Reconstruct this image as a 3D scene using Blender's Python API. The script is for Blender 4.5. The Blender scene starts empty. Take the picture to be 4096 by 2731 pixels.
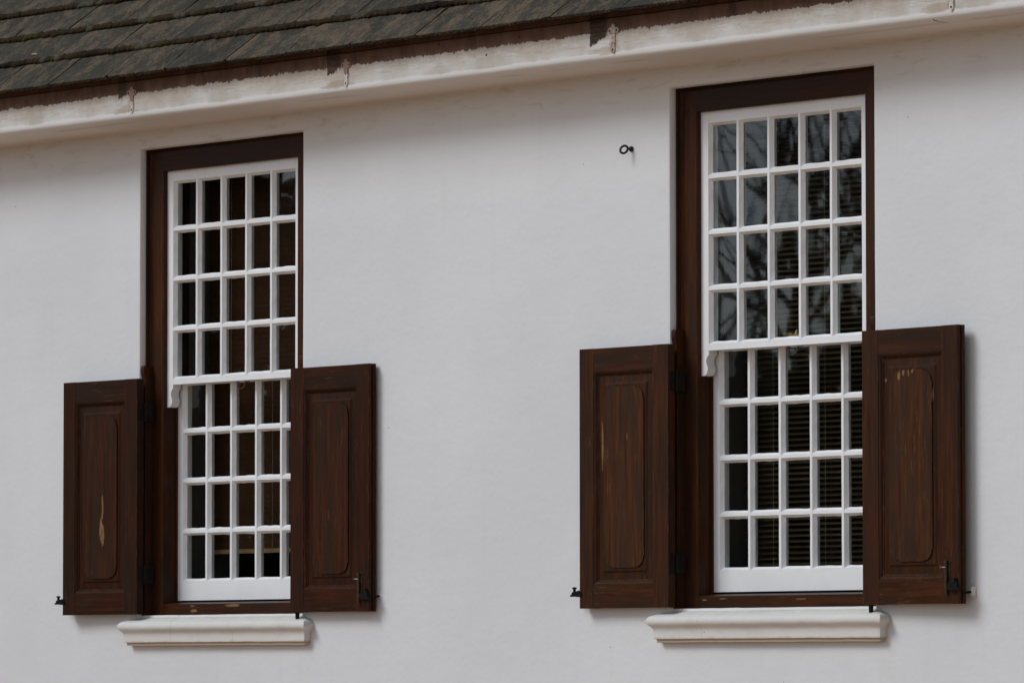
import bpy, bmesh, math, random
from mathutils import Vector, Matrix, noise

# ------------------------------------------------------------------ camera, sky, sun, exposure
scene = bpy.context.scene
COL = scene.collection
cam_d = bpy.data.cameras.new('camera')
cam = bpy.data.objects.new('camera', cam_d)
COL.objects.link(cam)
YAW, PITCH, ROLL = 0.86475, 0.05752, -0.00061
cam_d.sensor_width = 36.0
cam_d.lens = 200.0
cam_d.clip_start = 0.1
cam_d.clip_end = 500.0
cam.location = (17.84656, -13.69923, -0.21694)
cam.rotation_euler = (math.pi / 2 + PITCH, -ROLL, YAW)
scene.camera = cam

SUN_DIR = Vector((-0.41, -0.70, 0.74)).normalized()       # towards the bright part of the cloud cover
SUN_EL = math.asin(SUN_DIR.z)
world = bpy.data.worlds.new('World')
scene.world = world
world.use_nodes = True
wn = world.node_tree
for n in list(wn.nodes):
    wn.nodes.remove(n)
sky = wn.nodes.new('ShaderNodeTexSky')
sky.sky_type = 'NISHITA'
sky.sun_disc = False
sky.sun_elevation = SUN_EL
sky.sun_rotation = math.atan2(SUN_DIR.x, SUN_DIR.y)
sky.dust_density = 0.6
sky.ozone_density = 1.0
hsv = wn.nodes.new('ShaderNodeHueSaturation')             # thin high cloud: the blue is washed out
hsv.inputs['Saturation'].default_value = 0.30
bg = wn.nodes.new('ShaderNodeBackground')
bg.inputs['Strength'].default_value = 0.080
wo = wn.nodes.new('ShaderNodeOutputWorld')
wn.links.new(sky.outputs[0], hsv.inputs['Color'])
tint = wn.nodes.new('ShaderNodeMix')                       # cloud grey, a shade cooler than white
tint.data_type = 'RGBA'
tint.blend_type = 'MULTIPLY'
tint.inputs[0].default_value = 1.0
tint.inputs[7].default_value = (0.94, 0.985, 1.05, 1)
wn.links.new(hsv.outputs[0], tint.inputs[6])
wn.links.new(tint.outputs[2], bg.inputs['Color'])
wn.links.new(bg.outputs[0], wo.inputs['Surface'])

sun_d = bpy.data.lights.new('sun', 'SUN')
sun_d.energy = 1.4
sun_d.angle = math.radians(25)
sun_d.color = (0.94, 0.975, 1.0)
sun = bpy.data.objects.new('sun', sun_d)
COL.objects.link(sun)
sun.rotation_euler = SUN_DIR.to_track_quat('Z', 'Y').to_euler()

scene.view_settings.view_transform = 'Standard'
scene.view_settings.look = 'None'
scene.view_settings.gamma = 1.0
scene.view_settings.use_curve_mapping = False
scene.view_settings.exposure = 0.29
scene.cycles.max_bounces = 12
scene.cycles.transparent_max_bounces = 24

RNG = random.Random(7)
PI = math.pi

# ------------------------------------------------------------------ object helpers
def tag(o, label=None, cat=None, group=None, kind=None):
    if label: o['label'] = label
    if cat: o['category'] = cat
    if group: o['group'] = group
    if kind: o['kind'] = kind
    return o

def empty(name, loc, label=None, cat=None, group=None, rz=0.0):
    o = bpy.data.objects.new(name, None)
    o.empty_display_size = 0.05
    o.location = loc
    o.rotation_euler = (0, 0, rz)
    COL.objects.link(o)
    return tag(o, label, cat, group)

def link_mesh(name, me, parent=None, loc=None, rot=None):
    o = bpy.data.objects.new(name, me)
    COL.objects.link(o)
    if parent is not None: o.parent = parent
    if loc is not None: o.location = loc
    if rot is not None: o.rotation_euler = rot
    return o

def finish(bm, name, mat, smooth=False, bevel=0.0, seg=1, recalc=True):
    if bevel > 0:
        es = [e for e in bm.edges if len(e.link_faces) == 2 and e.calc_face_angle(0) > 0.5]
        bmesh.ops.bevel(bm, geom=es, offset=bevel, segments=seg, affect='EDGES', profile=0.5, clamp_overlap=True)
    if recalc:
        bmesh.ops.recalc_face_normals(bm, faces=bm.faces)
    me = bpy.data.meshes.new(name)
    bm.to_mesh(me)
    bm.free()
    if mat is not None: me.materials.append(mat)
    if smooth:
        for p in me.polygons: p.use_smooth = True
        me.set_sharp_from_angle(angle=math.radians(38))
    return me

def put(name, bm, mat, parent=None, smooth=False, bevel=0.0, seg=1, loc=None, rot=None, recalc=True):
    return link_mesh(name, finish(bm, name, mat, smooth, bevel, seg, recalc), parent, loc, rot)

def add_box(bm, x0, x1, y0, y1, z0, z1):
    vs = [bm.verts.new(p) for p in ((x0, y0, z0), (x1, y0, z0), (x1, y1, z0), (x0, y1, z0),
                                    (x0, y0, z1), (x1, y0, z1), (x1, y1, z1), (x0, y1, z1))]
    for f in ((0, 3, 2, 1), (4, 5, 6, 7), (0, 1, 5, 4), (1, 2, 6, 5), (2, 3, 7, 6), (3, 0, 4, 7)):
        bm.faces.new([vs[i] for i in f])

def box(x0, x1, y0, y1, z0, z1):
    bm = bmesh.new()
    add_box(bm, x0, x1, y0, y1, z0, z1)
    return bm

def loft(bm, rings, closed=True, caps=True):
    """rings: list of lists of points with the same count; bridges them."""
    R = [[bm.verts.new(p) for p in r] for r in rings]
    n = len(R[0])
    for a, b in zip(R[:-1], R[1:]):
        for i in range(n if closed else n - 1):
            j = (i + 1) % n
            bm.faces.new((a[i], a[j], b[j], b[i]))
    if caps and closed:
        bm.faces.new(R[0][::-1])
        bm.faces.new(R[-1])
    return R

def extrude_xz(bm, pts, y0, y1):
    loft(bm, [[(x, y0, z) for x, z in pts], [(x, y1, z) for x, z in pts]])

def tube(bm, pts, rads, n=8, caps=True):
    pts = [Vector(p) for p in pts]
    if not isinstance(rads, (list, tuple)): rads = [rads] * len(pts)
    rings = []
    up = None
    for i, p in enumerate(pts):
        t = (pts[min(i + 1, len(pts) - 1)] - pts[max(i - 1, 0)]).normalized()
        if up is None:
            up = t.orthogonal().normalized()
        up = (up - t * up.dot(t)).normalized()
        s = t.cross(up)
        rings.append([p + (up * math.cos(2 * PI * k / n) + s * math.sin(2 * PI * k / n)) * rads[i] for k in range(n)])
    loft(bm, rings, True, caps)

# ------------------------------------------------------------------ material helpers
class NT:
    def __init__(self, name):
        self.m = bpy.data.materials.new(name)
        self.m.use_nodes = True
        self.t = self.m.node_tree
        for n in list(self.t.nodes): self.t.nodes.remove(n)
        self.out = self.n('ShaderNodeOutputMaterial')
    def n(self, kind, **kw):
        nd = self.t.nodes.new(kind)
        for k, v in kw.items(): setattr(nd, k, v)
        return nd
    def l(self, a, b): self.t.links.new(a, b)
    def inp(self, sock, v):
        if hasattr(v, 'links'): self.l(v, sock)
        else: sock.default_value = v
    def math(self, op, a, b=0.0, c=None, clamp=False):
        nd = self.n('ShaderNodeMath', operation=op, use_clamp=clamp)
        self.inp(nd.inputs[0], a); self.inp(nd.inputs[1], b)
        if c is not None: self.inp(nd.inputs[2], c)
        return nd.outputs[0]
    def obj(self):
        return self.n('ShaderNodeTexCoord').outputs['Object']
    def geo(self):
        return self.n('ShaderNodeNewGeometry').outputs['Position']
    def rand(self):
        return self.n('ShaderNodeObjectInfo').outputs['Random']
    def mapping(self, v, scale=(1, 1, 1), loc=(0, 0, 0), rot=(0, 0, 0)):
        nd = self.n('ShaderNodeMapping')
        self.l(v, nd.inputs['Vector'])
        nd.inputs['Scale'].default_value = scale
        nd.inputs['Location'].default_value = loc
        nd.inputs['Rotation'].default_value = rot
        return nd.outputs[0]
    def shift(self, v, amount, k=(17.3, 5.1, 9.7)):
        """offset a vector by amount*k (per-object variety)"""
        c = self.n('ShaderNodeCombineXYZ')
        for i in range(3): self.l(self.math('MULTIPLY', amount, k[i]), c.inputs[i])
        a = self.n('ShaderNodeVectorMath', operation='ADD')
        self.l(v, a.inputs[0]); self.l(c.outputs[0], a.inputs[1])
        return a.outputs[0]
    def noise(self, v, scale, detail=4.0, rough=0.55, dist=0.0):
        nd = self.n('ShaderNodeTexNoise')
        self.l(v, nd.inputs['Vector'])
        nd.inputs['Scale'].default_value = scale
        nd.inputs['Detail'].default_value = detail
        nd.inputs['Roughness'].default_value = rough
        nd.inputs['Distortion'].default_value = dist
        return nd.outputs['Fac']
    def voro(self, v, scale, feature='F1', rnd=1.0):
        nd = self.n('ShaderNodeTexVoronoi', feature=feature)
        self.l(v, nd.inputs['Vector'])
        nd.inputs['Scale'].default_value = scale
        nd.inputs['Randomness'].default_value = rnd
        return nd.outputs['Distance']
    def ramp(self, f, lo, hi, a=0.0, b=1.0):
        nd = self.n('ShaderNodeMapRange', interpolation_type='SMOOTHSTEP')
        self.l(f, nd.inputs[0])
        nd.inputs[1].default_value = lo; nd.inputs[2].default_value = hi
        nd.inputs[3].default_value = a; nd.inputs[4].default_value = b
        return nd.outputs[0]
    def mix(self, f, a, b):
        nd = self.n('ShaderNodeMix', data_type='RGBA')
        self.inp(nd.inputs[0], f)
        for s, v in ((nd.inputs[6], a), (nd.inputs[7], b)):
            if hasattr(v, 'links'): self.l(v, s)
            else: s.default_value = (v[0], v[1], v[2], 1)
        return nd.outputs[2]
    def bump(self, h, strength, dist, normal=None):
        nd = self.n('ShaderNodeBump')
        nd.inputs['Strength'].default_value = strength
        nd.inputs['Distance'].default_value = dist
        self.l(h, nd.inputs['Height'])
        if normal is not None: self.l(normal, nd.inputs['Normal'])
        return nd.outputs[0]
    def sep(self, v):
        s = self.n('ShaderNodeSeparateXYZ'); self.l(v, s.inputs[0])
        return s.outputs
    def ellipse(self, xyz, cx, cz, rx, rz, edge):
        """soft mask around a point in x/z, edge broken up by the noise socket"""
        x = self.math('DIVIDE', self.math('SUBTRACT', xyz[0], cx), rx)
        z = self.math('DIVIDE', self.math('SUBTRACT', xyz[2], cz), rz)
        r = self.math('SQRT', self.math('ADD', self.math('MULTIPLY', x, x), self.math('MULTIPLY', z, z)))
        r = self.math('ADD', r, self.math('MULTIPLY', self.math('SUBTRACT', edge, 0.5), 2.6))
        return self.ramp(r, 0.85, 0.6)
    def principled(self, color, rough=0.6, normal=None, metal=0.0, spec=0.5, coat=0.0):
        b = self.n('ShaderNodeBsdfPrincipled')
        if hasattr(color, 'links'): self.l(color, b.inputs['Base Color'])
        else: b.inputs['Base Color'].default_value = (color[0], color[1], color[2], 1)
        self.inp(b.inputs['Roughness'], rough)
        self.inp(b.inputs['Metallic'], metal)
        self.inp(b.inputs['Specular IOR Level'], spec)
        b.inputs['Coat Weight'].default_value = coat
        b.inputs['Coat Roughness'].default_value = 0.35
        if normal is not None: self.l(normal, b.inputs['Normal'])
        self.l(b.outputs[0], self.out.inputs['Surface'])
        return self.m

def edge_mask(n, radius):
    """1 on worn arrises: where a bevelled normal departs from the true one"""
    bv = n.n('ShaderNodeBevel', samples=4)
    bv.inputs['Radius'].default_value = radius
    g = n.n('ShaderNodeNewGeometry')
    d = n.n('ShaderNodeVectorMath', operation='DOT_PRODUCT')
    n.l(bv.outputs[0], d.inputs[0]); n.l(g.outputs['Normal'], d.inputs[1])
    return n.ramp(d.outputs['Value'], 0.985, 0.90)

def wood(name, axis, base=1.0, patches=(), wear=1.0, red=1.0):
    """dark stained hardwood, grain along axis 'x' or 'z'; patches = bare wood spots (x, z, rx, rz)"""
    n = NT(name)
    co = n.obj()
    xyz = n.sep(co)
    v = n.shift(co, n.rand())
    s = (1, 1, 0.055) if axis == 'z' else (0.055, 1, 1)
    g = n.mapping(v, s)
    fine = n.noise(g, 420, 5, 0.65)
    mid = n.noise(g, 62, 4, 0.6, 0.4)
    broad = n.noise(n.mapping(v, (1, 1, 0.16) if axis == 'z' else (0.16, 1, 1)), 17, 3, 0.55)
    c = n.mix(n.ramp(mid, 0.18, 0.88), (0.028 * base, 0.0112 * base, 0.0062 * base), (0.079 * base, 0.0232 * base * red, 0.0072 * base * red))
    c = n.mix(n.math('MULTIPLY', n.ramp(broad, 0.36, 0.66), 0.8), c, (0.0285 * base, 0.0162 * base, 0.0094 * base))      # bleached greyish areas
    c = n.mix(n.math('MULTIPLY', n.ramp(fine, 0.50, 0.78), 0.6), c, (0.014 * base, 0.007 * base, 0.0045 * base))
    scuff = n.noise(n.mapping(v, (1, 1, 0.10) if axis == 'z' else (0.10, 1, 1)), 130, 4, 0.7)
    where = n.noise(v, 5.5, 2, 0.5)
    sc = n.math('MULTIPLY', n.ramp(scuff, 0.56, 0.70), n.ramp(where, 0.47, 0.66))
    c = n.mix(n.math('MULTIPLY', sc, 0.40 * wear), c, (0.17, 0.085, 0.038))
    em = n.math('MULTIPLY', edge_mask(n, 0.0028), n.ramp(n.noise(n.mapping(v, (1, 1, 0.15) if axis == 'z' else (0.15, 1, 1)), 90, 4, 0.7), 0.50, 0.66))
    c = n.mix(n.math('MULTIPLY', em, 0.8 * wear), c, (0.20, 0.105, 0.05))
    rough = n.ramp(mid, 0.3, 0.7, 0.30, 0.44)
    pn = n.noise(n.mapping(v, (1, 1, 0.20) if axis == 'z' else (0.20, 1, 1)), 75, 5, 0.7)
    for (px, pz, rx, rz) in patches:
        k = n.ellipse(xyz, px, pz, rx, rz, pn)
        c = n.mix(n.math('MULTIPLY', k, n.ramp(n.noise(n.mapping(v, (1, 1, 0.08) if axis == 'z' else (0.08, 1, 1)), 260, 3, 0.6), 0.36, 0.50, 0.25, 0.92)), c, n.mix(fine, (0.17, 0.088, 0.036), (0.30, 0.175, 0.080)))
    h = n.math('ADD', n.math('MULTIPLY', fine, 0.5), n.math('MULTIPLY', mid, 0.7))
    return n.principled(c, rough, n.bump(h, 0.35, 0.0012), spec=0.085)

def plaster(name, tint=(0.73, 0.728, 0.726), stain=True):
    n = NT(name)
    co = n.geo()
    xyz = n.sep(co)
    big = n.noise(co, 0.9, 4, 0.55)
    med = n.noise(co, 6.0, 5, 0.6)
    fine = n.noise(co, 230, 3, 0.7)
    c = n.mix(n.ramp(big, 0.30, 0.70), tint, (tint[0] * 0.93, tint[1] * 0.932, tint[2] * 0.94))
    c = n.mix(n.math('MULTIPLY', n.ramp(med, 0.5, 0.75), 0.10), c, (0.60, 0.57, 0.53))
    if stain:
        run = n.noise(n.mapping(co, (1, 1, 0.10)), 14, 4, 0.6)
        c = n.mix(n.math('MULTIPLY', n.ramp(run, 0.55, 0.75), 0.09), c, (0.56, 0.52, 0.46))
        # browner towards the eaves, overlaid with yellowish dirt streaks
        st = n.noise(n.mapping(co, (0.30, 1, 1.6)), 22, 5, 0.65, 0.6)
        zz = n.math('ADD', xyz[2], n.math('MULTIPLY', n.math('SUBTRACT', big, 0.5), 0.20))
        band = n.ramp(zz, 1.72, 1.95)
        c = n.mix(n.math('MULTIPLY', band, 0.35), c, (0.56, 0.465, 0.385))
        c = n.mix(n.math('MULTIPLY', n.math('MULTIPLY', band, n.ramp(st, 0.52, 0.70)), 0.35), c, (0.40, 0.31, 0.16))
    # fly specks and pits
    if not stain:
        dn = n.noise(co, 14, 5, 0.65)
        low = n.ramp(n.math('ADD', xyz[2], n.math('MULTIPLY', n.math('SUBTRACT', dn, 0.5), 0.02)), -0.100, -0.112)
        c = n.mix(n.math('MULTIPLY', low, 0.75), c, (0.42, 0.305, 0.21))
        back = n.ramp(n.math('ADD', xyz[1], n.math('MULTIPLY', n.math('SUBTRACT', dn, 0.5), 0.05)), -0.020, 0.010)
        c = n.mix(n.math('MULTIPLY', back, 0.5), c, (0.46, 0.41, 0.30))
        crack = n.voro(n.mapping(co, (1, 1, 0.25), (0.37, 0, 0.4)), 1.5, 'DISTANCE_TO_EDGE')
        c = n.mix(n.math('MULTIPLY', n.ramp(crack, 0.0022, 0.0008), 0.55), c, (0.40, 0.35, 0.29))
        c = n.mix(n.math('MULTIPLY', n.ramp(dn, 0.5, 0.7), 0.25), c, (0.55, 0.50, 0.42))
    sp = n.voro(co, 6.5)
    c = n.mix(n.ramp(sp, 0.020, 0.012), c, (0.20, 0.17, 0.14))
    sp2 = n.voro(n.mapping(co, (1, 1, 1), (3.1, 0.2, 7.7)), 30.0)
    c = n.mix(n.math('MULTIPLY', n.ramp(sp2, 0.045, 0.030), 0.25), c, (0.35, 0.30, 0.25))
    lump = n.math('ADD', n.noise(co, 26, 4, 0.6), n.math('MULTIPLY', n.noise(n.mapping(co, (0.6, 1, 1.2), (0, 0, 0), (0, 0.5, 0)), 5.5, 3, 0.55), 2.2))
    h = n.math('ADD', n.math('MULTIPLY', lump, 1.0), n.math('MULTIPLY', fine, 0.22))
    return n.principled(c, 0.82, n.bump(h, 0.45, 0.0030), spec=0.25)

def white_paint(name):
    n = NT(name)
    co = n.geo()
    a = n.noise(co, 60, 4, 0.6)
    b = n.noise(co, 7, 3, 0.6)
    c = n.mix(n.ramp(b, 0.35, 0.7), (0.845, 0.842, 0.838), (0.80, 0.797, 0.793))
    c = n.mix(n.math('MULTIPLY', n.ramp(a, 0.62, 0.78), 0.30), c, (0.68, 0.66, 0.63))
    h = n.math('ADD', a, n.math('MULTIPLY', n.noise(n.mapping(co, (1, 1, 0.2)), 260, 3, 0.6), 0.4))
    return n.principled(c, 0.42, n.bump(h, 0.30, 0.0014), spec=0.45)

def cornice_mat(name, straps):
    """weathered white limewash over a bare red-brown upper strip, ragged edge, rot stains beside the straps"""
    n = NT(name)
    co = n.geo()
    xyz = n.sep(co)
    gr = n.mapping(co, (0.10, 1, 1))
    grain = n.noise(gr, 150, 6, 0.75, 0.6)
    cloud = n.noise(co, 5.0, 4, 0.6)
    white = n.mix(n.ramp(cloud, 0.35, 0.68), (0.635, 0.615, 0.58), (0.50, 0.455, 0.40))
    top = n.ramp(xyz[2], 1.995, 2.030)
    white = n.mix(n.math('MULTIPLY', n.math('MULTIPLY', n.ramp(grain, 0.44, 0.66), top), 0.60), white, (0.37, 0.295, 0.225))
    warm = n.math('MULTIPLY', n.ramp(n.noise(co, 3.3, 4, 0.6), 0.45, 0.62), top)
    white = n.mix(n.math('MULTIPLY', warm, 0.42), white, (0.45, 0.345, 0.255))
    pale_low = n.ramp(n.math('ADD', xyz[2], n.math('MULTIPLY', n.math('SUBTRACT', cloud, 0.5), 0.03)), 1.998, 1.988)  # board colour turns paler towards its bottom edge
    white = n.mix(pale_low, white, (0.74, 0.725, 0.70))
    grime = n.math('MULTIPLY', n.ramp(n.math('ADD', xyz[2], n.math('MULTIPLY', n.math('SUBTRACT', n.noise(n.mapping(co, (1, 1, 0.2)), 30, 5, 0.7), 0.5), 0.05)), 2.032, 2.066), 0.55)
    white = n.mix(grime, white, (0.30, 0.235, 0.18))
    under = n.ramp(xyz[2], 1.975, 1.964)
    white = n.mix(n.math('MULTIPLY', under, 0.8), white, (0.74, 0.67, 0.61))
    # dotted tool marks along the underside
    wv = n.n('ShaderNodeTexWave', wave_type='BANDS', bands_direction='X')
    n.l(co, wv.inputs['Vector']); wv.inputs['Scale'].default_value = 22.0
    yb = n.math('MULTIPLY', n.ramp(xyz[1], -0.200, -0.190), n.ramp(xyz[1], -0.150, -0.160))
    gaps = n.ramp(n.noise(co, 2.2, 2, 0.5), 0.44, 0.56)
    dots = n.math('MULTIPLY', n.math('MULTIPLY', n.math('MULTIPLY', n.ramp(wv.outputs['Fac'], 0.62, 0.85), yb), gaps), under)
    white = n.mix(n.math('MULTIPLY', dots, 0.5), white, (0.20, 0.13, 0.085))
    brown = n.mix(n.ramp(n.noise(n.mapping(co, (1, 1, 0.6)), 16, 6, 0.65), 0.32, 0.72), (0.090, 0.043, 0.025), (0.150, 0.084, 0.055))
    brown = n.mix(n.math('MULTIPLY', n.ramp(n.noise(n.mapping(co, (1, 1, 0.3)), 12, 4, 0.6), 0.55, 0.72), 0.7), brown, (0.040, 0.021, 0.013))
    rag = n.noise(co, 16, 6, 0.72)
    rag2 = n.noise(n.mapping(co, (1, 1, 0.35)), 95, 4, 0.7)
    edge = n.math('ADD', n.math('MULTIPLY', n.math('SUBTRACT', rag, 0.5), 0.046), n.math('MULTIPLY', n.math('SUBTRACT', rag2, 0.5), 0.022))
    zz = n.math('ADD', xyz[2], edge)
    m = n.ramp(zz, 2.0635, 2.0665)
    c = n.mix(m, white, brown)
    for k_, x in enumerate(straps):
        wd, dp = ((0.060, 0.012), (0.085, 0.006), (0.095, -0.004), (0.070, 0.016))[k_]
        # rot patch a hand's breadth to the left of each strap
        px = n.math('MULTIPLY', n.ramp(n.math('ADD', xyz[0], n.math('MULTIPLY', edge, 0.8)), x - 0.037 - wd, x - 0.031 - wd), n.ramp(n.math('ADD', xyz[0], edge), x - 0.026, x - 0.048))
        zlow = n.math('SUBTRACT', xyz[2], n.math('MULTIPLY', n.math('SUBTRACT', xyz[0], x - 0.125), 0.30))
        pz = n.ramp(n.math('ADD', zlow, n.math('MULTIPLY', edge, 1.5)), 2.024 + dp, 2.032 + dp)
        k = n.math('MULTIPLY', px, pz)
        rot = n.mix(n.ramp(n.noise(gr, 60, 5, 0.7), 0.35, 0.65), (0.016, 0.010, 0.006), (0.075, 0.042, 0.025))
        c = n.mix(n.math('MULTIPLY', k, (0.94, 0.94, 0.97, 0.92)[k_]), c, rot)
        st = n.ellipse(xyz, x - 0.06, 2.000, 0.10, 0.020, n.noise(gr, 60, 4, 0.7))
        c = n.mix(n.math('MULTIPLY', st, 0.5), c, (0.36, 0.235, 0.135))
        hal = n.ellipse(xyz, x, 2.02, 0.028, 0.042, rag2)
        c = n.mix(n.math('MULTIPLY', hal, 0.55), c, (0.33, 0.21, 0.155))
    nail = n.voro(n.mapping(co, (1, 0.0, 1)), 7.0)
    c = n.mix(n.ramp(nail, 0.04, 0.025), c, (0.03, 0.02, 0.015))
    h = n.math('ADD', n.math('MULTIPLY', grain, 0.9), n.math('MULTIPLY', m, -0.5))
    return n.principled(c, 0.8, n.bump(h, 0.55, 0.0022), spec=0.25)

def slate(name):
    n = NT(name)
    co = n.obj()
    v = n.shift(co, n.rand(), (31.0, 7.0, 13.0))
    diag = n.mapping(v, (1.0, 0.42, 1), (0, 0, 0), (0, 0, 0.35))
    patch = n.noise(n.mapping(v, (1.0, 0.62, 1), (0, 0, 0), (0, 0, 0.5)), 8.5, 6, 0.70, 0.3)
    fleck = n.noise(diag, 95, 5, 0.75)
    big = n.noise(v, 3.2, 3, 0.5)
    c = n.mix(n.ramp(big, 0.3, 0.7), (0.033, 0.0305, 0.0215), (0.050, 0.045, 0.033))
    k = n.ramp(n.math('ADD', patch, n.math('MULTIPLY', n.math('SUBTRACT', fleck, 0.5), 1.0)), 0.44, 0.66)
    c = n.mix(n.math('MULTIPLY', k, 0.85), c, (0.150, 0.109, 0.070))
    tiny = n.voro(v, 85)
    c = n.mix(n.math('MULTIPLY', n.ramp(tiny, 0.16, 0.08), 0.55), c, (0.22, 0.20, 0.165))
    r = n.rand()
    c = n.mix(n.math('MULTIPLY', r, 0.28), c, (0.022, 0.021, 0.018))
    h = n.math('ADD', n.noise(v, 160, 4, 0.7), n.math('MULTIPLY', patch, 0.8))
    return n.principled(c, 0.85, n.bump(h, 0.8, 0.004), spec=0.15)

def moss_mat(name):
    n = NT(name)
    co = n.geo()
    at = n.n('ShaderNodeAttribute', attribute_name='tone').outputs['Fac']
    f = n.noise(co, 300, 3, 0.7)
    c = n.mix(n.ramp(at, 0.05, 0.55), (0.014, 0.0095, 0.005), (0.036, 0.0235, 0.0105))
    c = n.mix(n.ramp(at, 0.80, 0.93), c, (0.052, 0.043, 0.009))
    c = n.mix(n.ramp(at, 0.90, 0.97), c, (0.075, 0.068, 0.050))
    c = n.mix(n.math('MULTIPLY', n.ramp(f, 0.60, 0.76), 0.45), c, (0.12, 0.105, 0.07))
    return n.principled(c, 0.95, n.bump(f, 0.9, 0.004), spec=0.1)

def flat(name, color, rough=0.5, metal=0.0, scale=80, vary=0.3, bump=0.2, spec=0.5):
    n = NT(name)
    co = n.geo()
    f = n.noise(co, scale, 4, 0.65)
    c = n.mix(n.ramp(f, 0.35, 0.7), color, tuple(x * (1 - vary) for x in color))
    return n.principled(c, rough, n.bump(f, bump, 0.001), metal, spec)

def glass_mat(name):
    """old cylinder glass: clear with a wavy reflecting face"""
    n = NT(name)
    co = n.geo()
    w = n.math('ADD', n.noise(n.mapping(co, (1, 1, 0.35)), 11, 2, 0.5), n.math('MULTIPLY', n.noise(co, 26, 1, 0.5), 0.05))
    nr = n.bump(w, 0.25, 0.00022)
    ge = n.n('ShaderNodeNewGeometry')
    dt = n.n('ShaderNodeVectorMath', operation='DOT_PRODUCT')
    n.l(ge.outputs['Normal'], dt.inputs[0]); n.l(ge.outputs['Incoming'], dt.inputs[1])
    cs = n.math('SUBTRACT', 1.0, n.math('ABSOLUTE', dt.outputs['Value']))
    fr = n.math('ADD', 0.043, n.math('MULTIPLY', n.math('POWER', cs, 5.0), 0.957))      # both ways through alike
    gl = n.n('ShaderNodeBsdfGlossy'); gl.inputs['Roughness'].default_value = 0.02
    gl.inputs['Color'].default_value = (0.95, 0.97, 1.0, 1)
    n.l(nr, gl.inputs['Normal'])
    tr = n.n('ShaderNodeBsdfTransparent'); tr.inputs['Color'].default_value = (0.93, 0.95, 0.94, 1)
    mx = n.n('ShaderNodeMixShader')
    n.l(fr, mx.inputs[0]); n.l(tr.outputs[0], mx.inputs[1]); n.l(gl.outputs[0], mx.inputs[2])
    n.l(mx.outputs[0], n.out.inputs['Surface'])
    return n.m

STRAPS = (-0.262, 1.097, 2.626, 4.341)
M = dict(
    plaster=plaster('limewashed_plaster'),
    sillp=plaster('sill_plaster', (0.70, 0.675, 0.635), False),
    white=white_paint('white_gloss_paint'),
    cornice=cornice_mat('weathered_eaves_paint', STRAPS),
    slate=slate('weathered_slate'),
    moss=moss_mat('roof_moss'),
    frame_z=wood('frame_wood_upright', 'z', 1.1, (), 0.7, 1.05),
    frame_x=wood('frame_wood_level', 'x', 0.75, (), 0.5, 1.0),
    iron=flat('black_iron', (0.008, 0.008, 0.008), 0.65, 0.0, 120, 0.4, 0.3, 0.10),
    hinge=flat('painted_hinge', (0.014, 0.011, 0.008), 0.6, 0.0, 160, 0.4, 0.3, 0.15),
    brass=flat('tarnished_brass', (0.055, 0.038, 0.017), 0.5, 0.5, 140, 0.5, 0.3),
    old_brass=flat('yellowed_brass', (0.36, 0.26, 0.08), 0.5, 0.4, 140, 0.3, 0.3),
    steel=flat('dull_steel', (0.20, 0.19, 0.17), 0.45, 0.8, 140, 0.5, 0.3),
    eye=flat('weathered_bronze', (0.040, 0.032, 0.020), 0.6, 0.3, 160, 0.5, 0.4),
    slatR=flat('golden_wood_slat', (0.072, 0.050, 0.025), 0.5, 0.0, 60, 0.25, 0.1, 0.12),
    slatL=flat('brown_wood_slat', (0.056, 0.023, 0.009), 0.5, 0.0, 60, 0.25, 0.1, 0.08),
    rail=flat('tan_wood_rail', (0.30, 0.18, 0.08), 0.5, 0.0, 60, 0.2, 0.1),
    cord=flat('pale_cord', (0.45, 0.42, 0.36), 0.8),
    interior=flat('grey_interior', (0.08, 0.077, 0.074), 0.85, 0, 9, 0.1, 0.1),
    jamb=flat('interior_jamb_paint', (0.13, 0.13, 0.13), 0.8, 0, 9, 0.1, 0.1),
    glass=glass_mat('old_glass'),
    bark=flat('grey_bark', (0.050, 0.040, 0.032), 0.9, 0, 40, 0.4, 0.5),
    leaf=flat('dark_leaf', (0.040, 0.055, 0.022), 0.7, 0, 3, 0.45, 0.0),
    strap=None,
)
# gravel yard that throws a warm bounce light up under the eaves
n = NT('gravel')
co = n.geo()
c = n.mix(n.ramp(n.noise(co, 0.6, 4, 0.6), 0.3, 0.7), (0.50, 0.325, 0.190), (0.43, 0.275, 0.162))
c = n.mix(n.ramp(n.voro(co, 40), 0.2, 0.6), c, (0.38, 0.24, 0.14))
M['gravel'] = n.principled(c, 0.95, n.bump(n.voro(co, 40), 0.6, 0.02), spec=0.2)
n = NT('strap_paint')
z = n.sep(n.geo())[2]
f = n.noise(n.geo(), 120, 4, 0.7)
M['strap'] = n.principled(n.mix(n.ramp(n.math('ADD', z, n.math('MULTIPLY', n.math('SUBTRACT', f, 0.5), 0.03)), 2.030, 2.034), n.mix(n.ramp(f, 0.45, 0.6), (0.58, 0.56, 0.53), (0.42, 0.36, 0.31)), (0.235, 0.130, 0.095)), 0.6, n.bump(f, 0.3, 0.001))
n = NT('flaked_strap_paint')
f = n.noise(n.geo(), 70, 5, 0.7)
M['strap_ghost'] = n.principled(n.mix(n.ramp(f, 0.42, 0.58), (0.46, 0.385, 0.32), (0.24, 0.155, 0.11)), 0.7, n.bump(f, 0.5, 0.002))

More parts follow.
